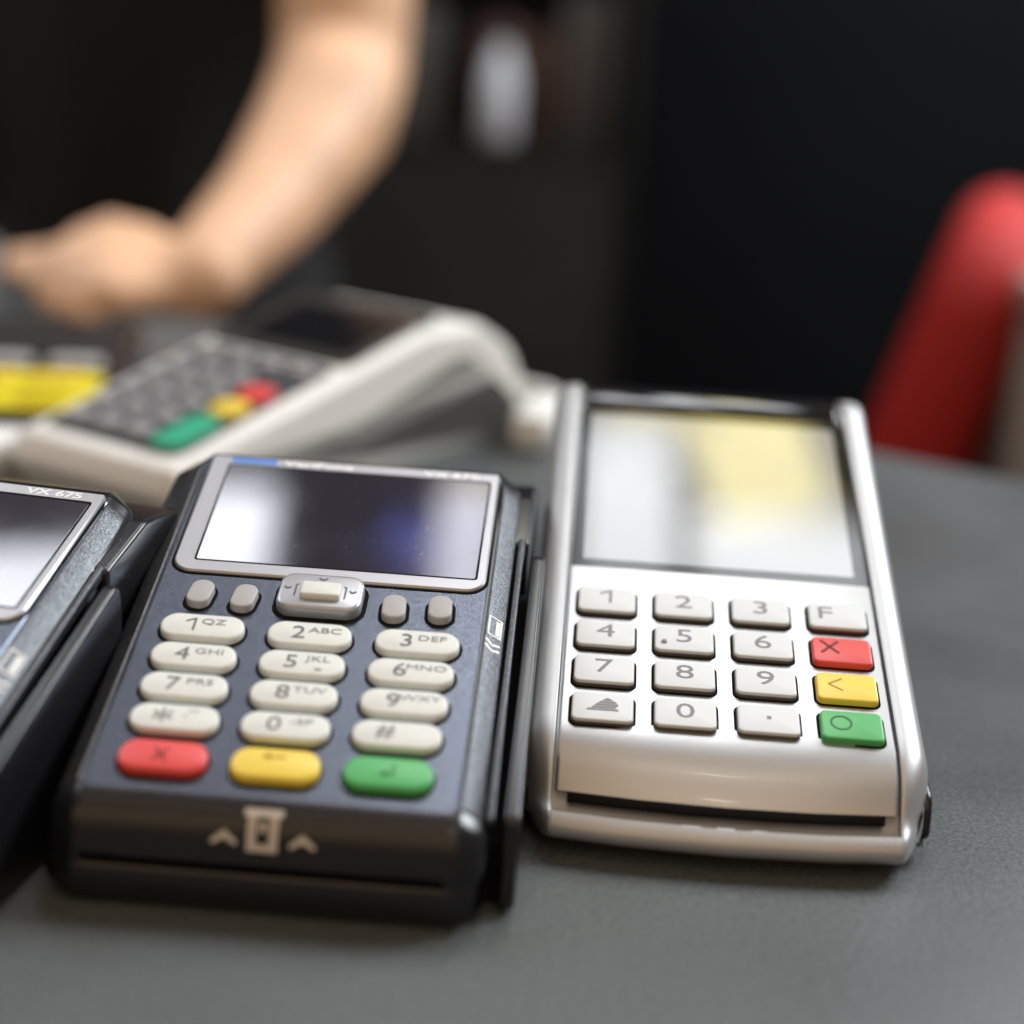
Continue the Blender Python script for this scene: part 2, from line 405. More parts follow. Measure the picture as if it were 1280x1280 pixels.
    for i in range(nT):
        x = -26 + 52 * i / (nT - 1); teeth.append([(x - .5, 0), (x + .5, 0), (x, .9)])
    obj('tear_bar', flat_polys('tear_bar', teeth + [[(-27, -0.7), (27, -0.7), (27, 0), (-27, 0)]], 0, .35), 'metal_dark', pc, f.mx(-1, 106.5, -2.7))
    obj('cover_tab', plate_mesh('cover_tab', 9, 3.0, 1.2, 0, 1.2, .5), 'gloss_black', pc, f.mx(14, 103.0, -3.6))  # small raised gloss tab on the printer cover
    # base and side grips
    bs = round_poly([(-26, 0.3, 1.5), (108, 0.3, 3), (116, 11, 3), (-31, 5.5, 2)], 4)
    obj('base', rounded_extrude('base', bs, 40.6, 3, 4), 'base_black', rt_)
    for s in (-1, 1):
        gp = round_poly([(-27, 3.2, 3), (-2, 3.0, 2.5), (60, 12, 3), (84, 32, 3), (60, 26, 3), (2, 17.5, 4), (-25, 12.6, 4)], 4)
        obj('side_grip', rounded_extrude('side_grip', gp, 1.2, .9, 4, centre=s * 40.9), 'base_black', rt_)
    # keys
    km = key_mesh('square_key', 12.7, 8.5, 1.3, -2.6, 0, 0.45, 0.03, 0.1)
    cap = key_mesh('square_key_cap', 12.6, 8.4, 1.3, -0.75, 0, 0.35, 0.03, 0.0)
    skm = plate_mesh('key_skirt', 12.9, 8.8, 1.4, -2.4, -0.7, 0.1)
    wm = plate_mesh('key_gap_shade', 13.9, 9.9, 1.8, -0.3, 0.05, 0.02)  # black plate under each key stands in for the shaded gap
    legends = [['1', '2', '3', 'F'], ['4', '5', '6', 'x'], ['7', '8', '9', '<'], ['home', '0', '.', 'O']]
    for i in range(4):
        for j in range(4):
            u, v = (j - 1.5) * 17.0, (1.5 - i) * 11.97
            lg = legends[i][j]
            col = {'x': 'red', '<': 'yellow', 'O': 'green'}.get(lg, 'key_light')
            k = obj('key', cap if col == 'key_light' else km, col, rt_, f.mx(u, v, 0.0))
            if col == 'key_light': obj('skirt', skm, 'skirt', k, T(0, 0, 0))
            obj('key_gap_shade', wm, 'gap_dark', k, T(0, 0, PW))
            Z = 0.03
            if lg in '0123456789': obj('legend', text_mesh(lg, 4.5, 1.4, 0.0) if lg != '1' else one_mesh(4.4, 1.4, .62), 'ink_pale', k, T(0.0, 0.9 if i < 3 else 0.6, Z))
            if lg == '5': obj('locating_dot', key_mesh('locating_dot', 1.2, 1.2, .6, 0, .35, .2, .05), 'ink_pale', k, T(-4.3, -1.5, 0))
            if lg == 'F': obj('legend', text_mesh('F', 4.3, 1.45, 0.0), 'ink_pale', k, T(-2.6, 0.8, Z))
            if lg == 'x': obj('legend', flat_polys('cross', [bar(-1.9, -2, 1.9, 2, .7), bar(-1.9, 2, 1.9, -2, .7)]), 'ink_red', k, T(-2.6, 0.9, Z))
            if lg == '<': obj('legend', flat_polys('angle_mark', [bar(-1.4, 0, 1.5, 1.9, .4), bar(-1.4, 0, 1.5, -1.9, .4)]), 'ink_yellow', k, T(-2.4, 0.6, Z))
            if lg == 'O': obj('legend', flat_polys('ring_mark', ring_polys(2.3, 2.2, 1.85, 1.75)), 'ink_green', k, T(-2.2, 0.5, Z))
            if lg == '.': obj('legend', flat_polys('dot_mark', [[(-.45, -.45), (.45, -.45), (.45, .45), (-.45, .45)]]), 'ink_pale', k, T(0.1, 0.4, Z))
            if lg == 'home':
                obj('legend', flat_polys('roof_mark', [[(-3.4, -1.9), (3.1, -1.9), (3.1, -1.4), (-3.4, -1.4)], [(-2.6, -1.2), (2.4, -1.2), (2.8, -.6), (-2.1, -.6)],
                    [(-1.9, -.4), (3.0, -.4), (3.0, .2), (-1.4, .2)], [(-1.2, .4), (2.8, .4), (2.3, 1.0), (-.6, 1.0)], [(-.3, 1.2), (2.0, 1.2), (1.1, 1.9), (.5, 1.9)]]), 'ink_pale', k, T(0.2, 0.6, Z))
    return rt_
silver_terminal()

# ------------------------------------------------------------------ dark terminals
def dark_terminal():
    f = Face(R(18.8), 31.2)
    rt_ = root('payment_terminal', 'dark blue-grey card terminal with cream oval keys beside the silver terminal', 'card terminal', -39.85, 303.3, 0, R(2.3), 'card terminals on the counter')
    PW = -1.9
    q = lambda v, w_=PW: f.yz(v, w_)
    A = q(-27.2); B = q(80.5)
    frontc = [(-26.9, 19.9), (-28.1, 18.7), (-29.1, 16.9), (-29.8, 14.6), (-30.3, 12.2), (-30.5, 10.4)]
    slot_i = ([(-30.5, 10.2), (-30.5, 10.2), (-30.6, 8.7), (-30.6, 8.6)], [(-30.4, 10.2), (-23, 10.2), (-23, 8.7), (-30.5, 8.6)])
    lip = [(-30.75, 8.3), (-31.0, 7.4), (-30.9, 3.2), (-30.3, 1.5), (-28.6, 0.6)]
    rear = [(100, .6), (105, 2), (107, 8), (107, 28), (103, 42), (95, 51), (B[0] + 6.5, B[1] - 1.4), (B[0] + 2.5, B[1] + .2)]
    toprun = [B, q(60), q(30), q(0), A]
    nfix = len(rear) + len(toprun) + len(frontc)
    sec = {0: 0.0, 20: 0.0, 32.6: 0.0, 33.0: 0.0, 34.6: 0.0, 35.2: .22, 38.4: 2.5, 39.2: 3.3, 39.9: 4.6, 40.3: 6.5}
    us = sorted(set(sec) | {-u for u in sec})
    def prof(u):
        s_ = slot_i[1] if abs(u) < 32.8 else slot_i[0]
        base_poly = rear + toprun + frontc + slot_i[0] + lip
        base_poly = offset(base_poly, sec[abs(u)])
        if abs(u) < 32.8:
            for k in range(4): base_poly[nfix + k] = s_[k]
        return base_poly
    rnd = lambda u, y, z: (u * (1 - 0.09 * min(1.6, max(0, (y - 68) / 16)) ** 2), y, z)
    obj('shell', loft_mesh('shell', us, prof, 28, rnd), 'base_black', rt_)
    for s in (-1, 1):
        fp = [(34.75, 0.0), (35.2, -0.15), (38.3, 2.15), (38.7, 2.6), (38.3, 3.6), (34.75, 1.2)]
        vs_ = []; fs_ = []
        for k, v in enumerate((-25.8, -25.2, 20, 60, 66, 70, 74, 77.5, 78.3)):
            e = 0.5 if k in (0, 8) else 0.0
            vs_ += [rnd(s * u, *q(v, PW + 0.12 - d - (e if i < 4 else 0))) for i, (u, d) in enumerate(fp)]
        for k in range(8):
            for i in range(6): fs_.append((k * 6 + i, k * 6 + (i + 1) % 6, k * 6 + 6 + (i + 1) % 6, k * 6 + 6 + i))
        fs_ += [tuple(range(6)), tuple(range(48, 54))]
        obj('side_facet', make_mesh('side_facet', vs_, fs_, 30), 'facet', rt_)
    # rear printer housing, a little wider than the shell
    ph = round_poly([(58, 0.8, 3), (104, 0.8, 5), (112, 20, 8), (110, 36, 10), (98, 48, 8), q(80, -6.5) + (7,), q(59.5, -4.6) + (1.5,)], 5)
    hs = obj('printer_housing', rounded_extrude('printer_housing', ph, 42.0, 1.2, 5), 'base_black', rt_)
    # face plate
    obj('face_plate', plate_mesh('face_plate', 68.6, 107.4, 2.0, -0.6, 0, 0.25), 'plate_blue', rt_, f.mx(0, 26.6, PW + 0.25))
    PT = PW + 0.25
    # silver screen surround
    bz = obj('screen_surround', poly_plate('screen_surround', [(x, y) for x, y in rrect(66.6, 43.6, 4.2) if y < 0] + [(33.3, 20.6), (32.6, 21.6), (-32.6, 21.6), (-33.3, 20.6)], -0.3, 0.75, 0.35), 'bezel_silver', rt_, f.mx(0.4, 58.6, PT))
    obj('seam', plate_mesh('seam', 67.8, 44.8, 4.6, -0.2, 0.06, 0.02), 'gap_dark', bz, T(0, 0, 0))
    obj('display_rebate', plate_mesh('display_rebate', 60.6, 36.6, 0.8, 0.7, 0.78, 0.01), 'gap_dark', bz, T(1.2, 0.0, 0))
    obj('display', plate_mesh('display', 59.6, 35.4, 0.5, 0.7, 0.82, 0.01), 'lcd_dark', bz, T(1.2, -0.2, 0))
    obj('model_name', text_mesh('VX 675', 2.0, 1.5, 0.08), 'white_print', bz, T(22.0, 19.9, 0.77))
    obj('badge', plate_mesh('badge', 10.5, 2.3, .3, 0.70, 0.78, .02), 'blue_print', bz, T(-23.5, 19.9, 0))
    obj('brand_name', text_mesh('VeriFone', 2.1, 1.5, 0.10), 'white_print', bz, T(-8.6, 19.9, 0.77))
    # function keys
    fk = key_mesh('function_key', 4.9, 7.6, 2.2, PT, 0.2, 0.5, 0.1)
    fw = plate_mesh('function_key_gap_shade', 6.4, 9.0, 2.9, -0.2, 0.05, 0.02)
    for u, v, a in ((-24.6, 28.8, -6), (-15.4, 28.4, -6), (15.7, 28.6, 3), (25.2, 29.4, 3)):
        k = obj('function_key', fk, 'key_grey', rt_, f.mx(u, v, 0, R(a)))
        obj('key_gap_shade', fw, 'gap_dark', k, T(0, -0.3, PT))
    # navigation pad
    nv = obj('navigation_pad', key_mesh('navigation_pad', 17.6, 11.6, 3.2, PT, 1.0, 0.9, 0.0), 'bezel_silver', rt_, f.mx(0.2, 30.6, 0))
    obj('key_gap_shade', plate_mesh('navigation_gap_shade', 19.4, 13.2, 4.0, -0.2, 0.06, 0.02), 'gap_dark', nv, T(0, -0.4, PT))
    obj('joystick', key_mesh('joystick', 8.4, 4.6, 0.9, 0.9, 2.3, 0.6, 0.15), 'key_cream', nv, T(0.1, -0.6, 0))
    obj('marks', flat_polys('marks', [bar(-.9, 4.1, 0, 3.4, .55), bar(0, 3.4, .9, 4.1, .55), bar(-7.6, .7, -6.9, 0, .5), bar(-6.9, 0, -6.2, .6, .5),
        bar(6.0, .5, 6.7, -.2, .5), bar(6.7, -.2, 7.4, .5, .5), bar(-5.2, -2.2, -5.2, 1.6, .4), bar(-5.2, 1.6, -4.6, 1.6, .4), bar(5.2, -2.2, 5.2, 1.6, .4), bar(5.2, 1.6, 4.6, 1.6, .4)]), 'ink', nv, T(0, 0, 1.02))
    # number keys
    km = key_mesh('oval_key', 17.0, 7.3, 3.4, PT, 0, 0.7, 0.03)
    wm = plate_mesh('oval_gap_shade', 18.3, 8.6, 4.1, -0.2, 0.05, 0.02)  # black plates below the keys paint the shade around them
    cm = key_mesh('command_key', 16.6, 8.2, 3.6, PT, 0.2, 1.0, 0.05)
    cw = plate_mesh('command_gap_shade', 17.6, 9.2, 4.2, -0.2, 0.05, 0.02)
    rows = [(18.0, 21.8), (9.0, 21.6), (0.0, 21.4), (-9.0, 21.15), (-19.4, 20.9)]
    legs = [[('1', 'QZ'), ('2', 'ABC'), ('3', 'DEF')], [('4', 'GHI'), ('5', 'JKL'), ('6', 'MNO')], [('7', 'PRS'), ('8', 'TUV'), ('9', 'WXY')], [('*', ',\'"'), ('0', '-SP'), ('#', '')]]
    for i, (v, c) in enumerate(rows):
        for j in range(3):
            u = (j - 1) * c
            if i < 4:
                k = obj('key', km, 'key_cream', rt_, f.mx(u, v, 0.0)); obj('key_gap_shade', wm, 'gap_dark', k, T(0, -0.25, PT))
                a, b = legs[i][j]
                obj('legend', one_mesh(3.8, 1.3, .45) if a == '1' else text_mesh(a, 3.9 if a != '*' else 6.0, 1.15, 0.0), 'ink', k, T(-2.2, 0.2, 0.06))
                if b: obj('legend', text_mesh(b, 1.7, 1.5, 0.0), 'ink_pale', k, T(3.0 if len(b) > 2 else 2.2, 1.1, 0.06))
                if a == '5': obj('locating_dot', key_mesh('locating_bar', 1.4, .6, .3, 0, .3, .15, .02), 'key_cream', k, T(3.6, -1.5, 0.05))
            else:
                k = obj('key', cm, ('red', 'yellow', 'green')[j], rt_, f.mx(u, v, 0.0)); obj('key_gap_shade', cw, 'gap_dark', k, T(0, -0.2, PT))
                if j == 0: obj('legend', flat_polys('cross_mark', [bar(-1.3, -1.6, 1.3, 1.6, .45), bar(-1.3, 1.6, 1.3, -1.6, .45)]), 'ink_red', k, T(-.3, 0, .28))
                if j == 1: obj('legend', flat_polys('arrow_mark', [bar(-1.8, 1.2, 2.0, 1.2, .4), [(-2.6, 1.2), (-1.0, .3), (-1.0, 2.1)]]), 'ink_yellow', k, T(-.1, 0.4, .28))
                if j == 2: obj('legend', flat_polys('return_mark', [bar(.9, 2.0, .9, -.6, .4), bar(.9, -.6, -1.0, -.6, .4), [(-1.6, -.6), (-.4, -1.4), (-.4, .2)]]), 'ink_green', k, T(0, 0, .28))
    # printed card and arrows on the rounded front
    pts = [Vector(p) for p in [A] + frontc]; L = [0.0]
    for a, b in zip(pts, pts[1:]): L.append(L[-1] + (b - a).length)
    def on_front(s):
        s = max(0, min(L[-1] - 1e-6, s))
        for i in range(len(L) - 1):
            if L[i] <= s <= L[i + 1]:
                t = (s - L[i]) / (L[i + 1] - L[i]); p = pts[i].lerp(pts[i + 1], t); d = (pts[i + 1] - pts[i]).normalized()
                return p + Vector((d.y, -d.x)) * 0.10 if d.y < 0 and False else p + Vector((-abs(d.y), abs(d.x))) * 0.10
    def wrap(name, cells, n=4):
        verts = []; faces = []
        for (a, b, c, d) in cells:                            # corner points (x, s), split along s
            for k in range(n + 1):
                t = k / n
                for P, Q in ((a, d), (b, c)):
                    x = P[0] + (Q[0] - P[0]) * t; s = P[1] + (Q[1] - P[1]) * t; y, z = on_front(s); verts.append((x, y, z))
            b0 = len(verts) - 2 * (n + 1)
            for k in range(n): faces.append((b0 + 2 * k, b0 + 2 * k + 1, b0 + 2 * k + 3, b0 + 2 * k + 2))
        return make_mesh(name, verts, faces, 60)
    rc = lambda x0, x1, s0, s1: ((x0, s0), (x1, s0), (x1, s1), (x0, s1))
    obj('card_symbol', wrap('card_symbol', [rc(-3.5, 3.5, 1.9, 3.3), rc(-2.8, -1.2, 3.3, 9.6), rc(1.2, 2.8, 3.3, 9.6), rc(-1.2, 1.2, 8.2, 9.6), rc(-.55, .55, 4.2, 6.0)]), 'tan_print', rt_)
    for x in (-6.9, 7.3):
        obj('arrow_symbol', wrap('arrow_symbol', [((x - 2.5, 8.0), (x - 2.1, 8.7), (x, 7.5), (x, 5.9)), ((x, 5.9), (x, 7.5), (x + 2.1, 8.7), (x + 2.5, 8.0))]), 'tan_print', rt_)
    # printed strip-card sign on the side facet
    sg = f.mx(36.75, 27.5, PW - 0.95) @ Matrix.Rotation(R(35), 4, 'Y')
    obj('swipe_symbol', flat_polys('swipe_symbol', frame_polys(-1.7, 1.7, -3.0, 3.0, .38) + [[(0.2, -2.3), (1.2, -2.3), (1.2, 2.2), (.2, 2.2)]] +
        [bar(-1.9, -4.6, -.2, -5.8, .6), bar(-.2, -5.8, 1.7, -5.0, .6), bar(-1.9, -6.3, -.2, -7.5, .6), bar(-.2, -7.5, 1.7, -6.7, .6)], 0.0, .12), 'white_print', rt_, sg)
    # card swipe channel on the long side
    wg = round_poly([(-23, 0.8, 2), (57, 0.8, 2), (57, 38, 4), q(57.5, -4.9) + (9,), q(-24.5, -4.5) + (2.0,)], 5)
    obj('swipe_wall', rounded_extrude('swipe_wall', wg, 1.5, 0.8, 4, centre=44.1), 'base_black', rt_)
    ch = round_poly([(-20, 1, 1), (57, 1, 1), q(57, -16) + (1,), q(-22, -14) + (1,)], 3)
    obj('swipe_channel', rounded_extrude('swipe_channel', ch, 2.0, 0.3, 3, centre=41.6), 'gap_dark', rt_)
    rl = round_poly([q(-25, -6.5) + (1,), q(60, -6.5) + (2,), q(61, -4.0) + (1,), q(-25.5, -4.0) + (1,)], 3)
    obj('edge_rail', rounded_extrude('edge_rail', rl, 0.7, 0.5, 3, centre=40.2), 'facet', rt_)
    for k, (yy, zz) in enumerate(((12, 17), (4, 13))):
        obj('screw', stack_mesh('screw', [rrect(1.6, 1.6, .8), rrect(1.2, 1.2, .6)], [0, .6]), 'metal_dark', rt_, T(42.9, yy, zz) @ Matrix.Rotation(R(-60), 4, 'Y'))
    for x in (-30, 30):
        for y in (-22, 92): obj('foot', stack_mesh('foot', [rrect(8, 8, 4), rrect(8, 8, 4)], [0, .9]), 'base_black', rt_, T(x, y, 0))
    return rt_
dk = dark_terminal()
bpy.context.view_layer.update()
lf = copy_tree(dk)
lf.location = (-0.1327, 0.2755, 0); lf.rotation_euler = (0, 0, -R(10.6))
lf['label'] = 'dark card terminal cut off at the left edge, showing screen corner and black side'

# ------------------------------------------------------------------ cream terminal on an arched stand
def cream_terminal():
    f = Face(R(12.0), 20.0)
    rt_ = root('payment_terminal', 'cream card terminal with an arched back leg and grey keys', 'card terminal', -131, 508, 0, R(33), 'card terminals on the counter')
    q = lambda v, w_=0: f.yz(v, w_)
    a = round_poly([(1, 1, 3), (40, 1, 3), (56, 7, 14), (112, 21, 20), (148, 30, 16), (168, 18, 12), (174, 1, 0.5), (193, 1, .5), (192, 14, 12), (180, 34, 26), (158, 45.5, 20), q(128) + (30,), q(0) + (5,), (-4, 12, 4)], 7)
    obj('shell', rounded_extrude('shell', a, 36, 5, 6, 40), 'cream', rt_)
    obj('seam', rounded_extrude('seam', round_poly([(-3.5, 8.4, .3), (60, 12.2, .3), (60, 13.2, .3), (-3.9, 9.6, .3)], 2), 36.15, 1.0, 3), 'grey_plastic', rt_)
    inner = round_poly([(44, 1.2, 3), (58, 9, 14), (112, 23, 20), (148, 32, 16), (169, 20, 12), (175, 1.2, 0.5)], 6)
    obj('stand_panel', rounded_extrude('stand_panel', inner, 34.6, 1, 3), 'stand_grey', rt_)
    obj('keypad_plate', plate_mesh('keypad_plate', 60, 78, 6, -1, .4, .3), 'charcoal', rt_, f.mx(0, 45, 0))
    km = key_mesh('round_key', 9.4, 7.2, 3.2, 0, 2.0, .8, .15)
    for i in range(5):
        for j in range(3):
            obj('key', km, 'pad_key', rt_, f.mx(-22 + j * 13.6, 16 + i * 11.6, 0.3))
    obj('key', key_mesh('tall_key', 12, 23, 3.5, 0, 2.4, .9, .2), 'teal', rt_, f.mx(21, 20, .3))
    obj('key', key_mesh('command_key', 12, 11, 3.5, 0, 2.4, .9, .2), 'yellow', rt_, f.mx(21, 40, .3))
    obj('key', key_mesh('command_key', 12, 11, 3.5, 0, 2.4, .9, .2), 'red', rt_, f.mx(21, 53, .3))
    fk = key_mesh('menu_key', 9, 5, 2, 0, 1.8, .6, .1)
    for j in range(4): obj('menu_key', fk, 'key_grey', rt_, f.mx(-21 + j * 14, 76, .3))
    sc = obj('screen', plate_mesh('screen', 64, 54, 5, -1, .5, .3), 'dull_screen', rt_, f.mx(0, 113, 0))
    obj('display', plate_mesh('display', 50, 36, 1, .4, .56, .02), 'screen_glass', sc, T(0, 0, 0))
    return rt_
cream_terminal()

# ------------------------------------------------------------------ yellow and grey terminal at the far left
def yellow_terminal():
    f = Face(R(0.5), 21.0)
    rt_ = root('payment_terminal', 'grey card terminal with yellow keypad overlay behind the cream terminal', 'card terminal', -191, 620, 0, -R(6), 'card terminals on the counter')
    q = lambda v, w_=0: f.yz(v, w_)
    a = round_poly([(-76, .8, 3), (74, .8, 4), (77, 20, 4), q(74) + (4,), q(-74) + (4,), (-78, 8, 3)], 5)
    obj('shell', rounded_extrude('shell', a, 42, 5, 5), 'base_black', rt_)
    obj('keypad_overlay', plate_mesh('keypad_overlay', 78, 54, 5, -1, .5, .3), 'yellow_pvc', rt_, f.mx(0, -46, 0))
    ky = key_mesh('oval_key', 18, 10, 3.5, 0, 2.4, .8, .2)
    for i in range(3):
        for j in range(3): obj('key', ky, 'yellow_pvc' if i < 2 else 'yellow', rt_, f.mx(-24 + 24 * j, -62 + 15 * i, .4))
    kw = key_mesh('wide_key', 20, 13, 4, 0, 2.2, .8, .2)
    for j in range(3): obj('key', kw, 'key_grey', rt_, f.mx(-26 + 26 * j, -5, -.2))
    sc = obj('screen', plate_mesh('screen', 80, 66, 4, -1, .5, .3), 'base_black', rt_, f.mx(0, 40, 0))
    obj('display', plate_mesh('display', 74, 58, 1, .4, .56, .02), 'dull_screen', sc)
    return rt_
yellow_terminal()

# ------------------------------------------------------------------ person leaning a hand on the counter
def capsule(bm, p, q, r0, r1, seg=14, n=5):
    p, q = Vector(p) * MMS, Vector(q) * MMS; r0 *= MMS; r1 *= MMS
    d = (q - p); Lg = d.length; rotm = d.to_track_quat('Z', 'Y').to_matrix() if Lg > 1e-6 else Matrix.Identity(3)
    rings = []
    for i in range(1, n): a = -math.pi / 2 + math.pi / 2 * i / n; rings.append((r0 * math.sin(a), r0 * math.cos(a)))
    rings.append((0, r0)); rings.append((Lg, r1))
    for i in range(1, n): a = math.pi / 2 * i / n; rings.append((Lg + r1 * math.sin(a), r1 * math.cos(a)))
    vs = [[bm.verts.new(p + rotm @ Vector((r * math.cos(2 * math.pi * k / seg), r * math.sin(2 * math.pi * k / seg), z))) for k in range(seg)] for z, r in rings]
    b0 = bm.verts.new(p + rotm @ Vector((0, 0, -r0))); t0 = bm.verts.new(p + rotm @ Vector((0, 0, Lg + r1)))
    for a, b in zip(vs, vs[1:]):
        for k in range(seg): bm.faces.new((a[k], a[(k + 1) % seg], b[(k + 1) % seg], b[k]))
    for k in range(seg): bm.faces.new((b0, vs[0][(k + 1) % seg], vs[0][k])); bm.faces.new((t0, vs[-1][k], vs[-1][(k + 1) % seg]))
def fused(name, caps, voxel, smooth, scale=None):
    """tapered limbs fused into one continuous skin"""
    bm = bmesh.new()
    for c in caps: capsule(bm, *c)
    me = bpy.data.meshes.new(name); bm.to_mesh(me); bm.free()
    o = bpy.data.objects.new(name, me); COL.objects.link(o)
    md = o.modifiers.new('r', 'REMESH'); md.mode = 'VOXEL'; md.voxel_size = voxel * MMS
    sm = o.modifiers.new('s', 'SMOOTH'); sm.iterations = smooth; sm.factor = 0.5
    bpy.context.view_layer.update()
    out = bpy.data.meshes.new_from_object(o.evaluated_get(bpy.context.evaluated_depsgraph_get()))
    bpy.data.objects.remove(o); bpy.data.meshes.remove(me)
    for p in out.polygons: p.use_smooth = True
    out.name = name
    return out
ps = root('person', 'person in black T-shirt leaning a bare arm and closed hand on the counter', 'person', -250, 1190, -900, 0)
def pl(*p): return (p[0] + 250, p[1] - 1190, p[2] + 900)
SH, EL, WR = (-132, 1150, 400), (-117, 1045, 112), (-168, 850, 12)
def hd(p):                                                    # hand points, given round the first wrist place, drawn in a little
    return pl(*(WR[i] + (p[i] - (-158, 850, 26)[i]) * 0.84 + (0, 0, 3)[i] for i in range(3)))
caps = [(pl(*SH), pl(-120, 1100, 258), 50, 44), (pl(-120, 1100, 258), pl(*EL), 45, 39), (pl(*EL), pl(-120, 1003, 86), 39, 39), (pl(-120, 1003, 86), pl(-140, 935, 47), 39, 30), (pl(-140, 935, 47), pl(*WR), 30, 20.5),
        (hd((-150, 852, 27)), hd((-164, 846, 23)), 20, 19)]
for q_, r0, r1 in (((-207, 858, 36), 18, 13), ((-210, 842, 33), 17, 13), ((-206, 826, 26), 17, 12), ((-196, 814, 20), 16, 11)): caps.append((pl(*WR), hd(q_), r0, r1))
fing = [[(-207, 860, 36), (-236, 858, 32), (-262, 848, 30), (-260, 838, 24)], [(-210, 844, 35), (-233, 846, 36), (-243, 832, 22), (-229, 826, 12)], [(-206, 828, 28), (-227, 828, 28), (-234, 818, 15), (-220, 814, 9)], [(-196, 815, 21), (-213, 812, 21), (-219, 806, 11), (-207, 804, 8)]]
for k, ch in enumerate(fing):
    rr = (9.6, 8.6, 7.8, 7.0) if k < 3 else (8.2, 7.4, 6.8, 6.2)
    for i in range(3): caps.append((hd(ch[i]), hd(ch[i + 1]), rr[i], rr[i + 1]))
for a, b, r0, r1 in (((-170, 862, 28), (-192, 872, 40), 14, 13), ((-192, 872, 40), (-210, 870, 46), 12, 11), ((-210, 870, 46), (-226, 862, 42), 10, 8.5)): caps.append((hd(a), hd(b), r0, r1))
caps += [(pl(-255, 1195, 430), pl(-255, 1190, 520), 56, 52), (pl(*SH), pl(-200, 1185, 400), 50, 60), (pl(-392, 1215, 400), pl(-410, 1230, 130), 48, 38), (pl(-410, 1230, 130), pl(-400, 1150, -80), 36, 24)]
obj('body', fused('body', caps, 3.0, 6), 'skin', ps)
tor = [(pl(-255, 1195, 380), pl(-262, 1190, 120), 118, 112), (pl(-330, 1200, 370), pl(-320, 1200, 60), 92, 96), (pl(-195, 1192, 370), pl(-205, 1195, 60), 88, 92), (pl(-262, 1190, 120), pl(-262, 1200, -120), 112, 118),
       (pl(-130, 1160, 400), pl(-118, 1132, 330), 62, 60), (pl(-385, 1215, 400), pl(-398, 1225, 320), 62, 58), (pl(-262, 1205, -60), pl(-262, 1205, -150), 130, 132)]
obj('shirt', fused('shirt', tor, 8, 8), 'shirt', ps)
tr = [(pl(-262, 1205, -140), pl(-262, 1205, -200), 128, 124), (pl(-325, 1205, -200), pl(-325, 1200, -500), 86, 62), (pl(-325, 1200, -500), pl(-325, 1210, -840), 60, 44), (pl(-200, 1205, -200), pl(-200, 1200, -500), 86, 62), (pl(-200, 1200, -500), pl(-200, 1210, -840), 60, 44)]
obj('trousers', fused('trousers', tr, 10, 6), 'trousers', ps)
for x in (-325, -200):
    obj('shoe', fused('shoe', [(pl(x, 1230, -865), pl(x, 1130, -872), 38, 28), (pl(x, 1210, -850), pl(x, 1190, -855), 42, 40)], 5, 4), 'base_black', ps)

# ------------------------------------------------------------------ red chair
chr_ = root('chair', 'red padded chair with rounded backrest beyond the counter edge', 'chair', 300, 1250, -900, R(16))
def slab(name, w_, h_, t_, r, lean, bulge=10):
    """upholstered slab, thickness along x, rounded all round"""
    rings = []
    sec = rounded_sections(t_ / 2, min(r, t_ / 2 - 1), 7)
    outl = rrect(w_, h_, 70, 10); outs = []; zs = []
    for u, d in sec: outs.append(offset(outl, d)); zs.append(u)
    me = stack_mesh(name, outs, zs, 60)
    rot = Matrix.Rotation(R(90), 4, 'X') @ Matrix.Rotation(R(90), 4, 'Y')
    me.transform(rot)
    return me
bk = slab('backrest', 300, 520, 72, 35, 0)
obj('backrest', bk, 'leather', chr_, T(-20, 0, 690) @ Matrix.Rotation(R(16), 4, 'Y'))
obj('seat', box_mesh('seat', -480, -70, -210, 210, 400, 480, 28), 'leather', chr_)
obj('bracket', box_mesh('bracket', -110, -60, -30, 30, 370, 520, 4), 'metal_dark', chr_)
obj('column', stack_mesh('column', [rrect(60, 60, 30), rrect(60, 60, 30), rrect(40, 40, 20), rrect(40, 40, 20)], [40, 200, 202, 399]), 'metal_dark', chr_, T(-270, 0, 0))
for k in range(5):
    obj('leg', box_mesh('leg', 0, 270, -18, 18, 20, 60, 6), 'metal_dark', chr_, T(-270, 0, 0) @ Matrix.Rotation(R(72 * k + 10), 4, 'Z'))
    # ends stand on small pads
for k in range(5):
    a = R(72 * k + 10)
    obj('glide', stack_mesh('glide', [rrect(30, 30, 15), rrect(30, 30, 15)], [0, 20]), 'metal_dark', chr_, T(-270 + 250 * math.cos(a), 250 * math.sin(a), 0))

# ------------------------------------------------------------------ blurred furniture behind
cb = root('low_cabinet', 'pale beige cabinet corner at the right edge beside the red chair', 'cabinet', 394, 1055, -900, 0)
obj('carcass', box_mesh('carcass', -72, 120, -60, 120, 60, 884, 3), 'beige', cb)
obj('top_board', box_mesh('top_board', -76, 124, -64, 124, 884.5, 908, 3), 'beige', cb)
obj('plinth', box_mesh('plinth', -60, 110, -45, 110, 0, 59.5, 2), 'edge', cb)

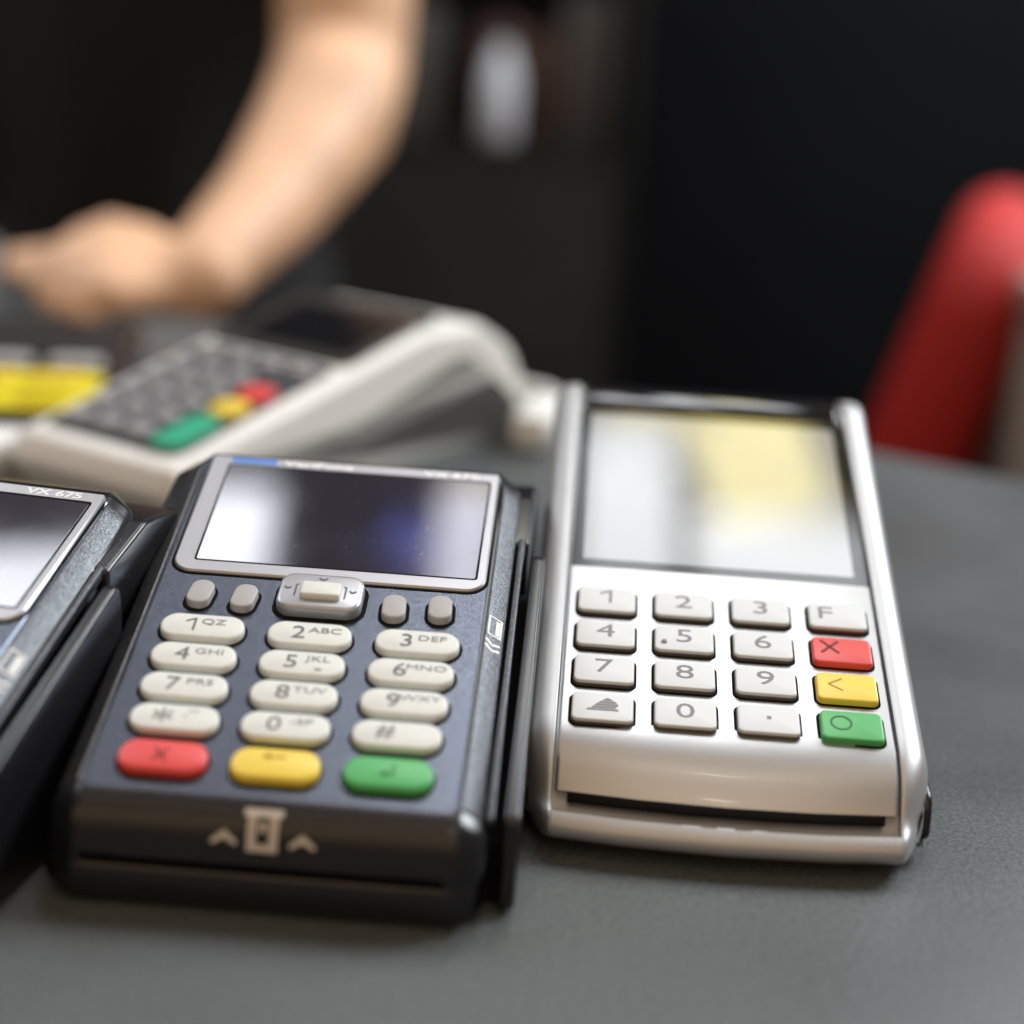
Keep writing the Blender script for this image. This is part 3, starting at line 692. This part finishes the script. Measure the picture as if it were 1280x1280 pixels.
sh = root('shelf_unit', 'dark brown shelf unit behind the counter', 'shelf', -30, 2140, -900, 0)
for x in (-260, 128): obj('side_board', box_mesh('side_board', x, x + 18, -70, 55, 0, 1500, 1.5), 'cab_dark', sh)
obj('back_board', box_mesh('back_board', -241.5, 127.5, 40, 54, 0, 1500, 1), 'cab_dark', sh)
for z in (60, 380, 620, 868, 1180): obj('shelf_board', box_mesh('shelf_board', -241.5, 127.5, -66, 39.5, z, z + 20, 1.5), 'cab_dark', sh)
obj('door', box_mesh('door', -240, 126, -86, -70.5, 62, 866, 2), 'cab_dark', sh)
bt = root('bottle', 'blurred white bottle on the dark shelf behind the counter', 'bottle', -45, 2098, -12, 0)
prof_b = [(17, 0), (20, 3), (20, 66), (18, 80), (12, 98), (9, 106), (9, 118)]
obj('bottle_body', stack_mesh('bottle_body', [rrect(2 * r_, 2 * r_, r_, 8) for r_, _ in prof_b], [z for _, z in prof_b], 50), 'bottle', bt)
obj('cap', stack_mesh('cap', [rrect(26, 26, 13, 8), rrect(26, 26, 13, 8), rrect(23, 23, 11.5, 8)], [118.2, 136, 138], 50), 'rust', bt)
tag(obj('box', box_mesh('box', -60, 60, -12, 12, 0, 128, 2), 'rust', None, T(-20, 2150, -11.6)), 'dark rust red box standing behind the white bottle', 'box')
tag(obj('box', box_mesh('box', -30, 30, -20, 20, 0, 175, 2), 'greycard', None, T(58, 2135, -11.6)), 'grey box on the dark shelf next to the white bottle', 'box')
tag(obj('box', box_mesh('box', -40, 40, -20, 20, 0, 150, 2), 'greycard', None, T(-160, 2135, -11.6)), 'grey box on the dark shelf half behind the elbow', 'box')

pg = root('cable_plug', 'white cable plug on the counter between the cream and silver terminals', 'plug', 8, 628, 0, R(10))
obj('plug_body', box_mesh('plug_body', -8, 8, -22, 16, .3, 15, 5), 'paper', pg)
obj('cable', fused('cable', [((0, 14, 8), (2, 40, 6), 5, 3.4), ((2, 40, 6), (-8, 62, 4), 3.4, 3.4), ((-8, 62, 4), (-30, 74, 3.6), 3.4, 3.4)], 1.2, 3), 'paper', pg)
# small things at the left edge of the counter
st = root('paper_stack', 'small stack of white paper slips at the left edge behind the dark terminal', 'paper', -192, 522, 0, R(20))
for k in range(6):
    obj('slip', box_mesh('slip', -26, 26, -40, 40, 0, 2.4, .1), 'paper', st, T(random.uniform(-1, 1), random.uniform(-1, 1), .2 + 2.5 * k) @ Matrix.Rotation(R(random.uniform(-2, 2)), 4, 'Z'))
cp = root('item', 'blurred grey cup at the left edge next to the closed hand', 'item', -278, 800, 0, 0)  # unidentified grey shape, given a cup form
prof_c = [(22, 0.3), (24, 2), (29, 34), (28.2, 34.4), (26.5, 32), (22, 4)]
obj('item_body', stack_mesh('item_body', [rrect(2 * r_, 2 * r_, r_, 8) for r_, _ in prof_c], [z for _, z in prof_c], 50), 'grey_plastic', cp)
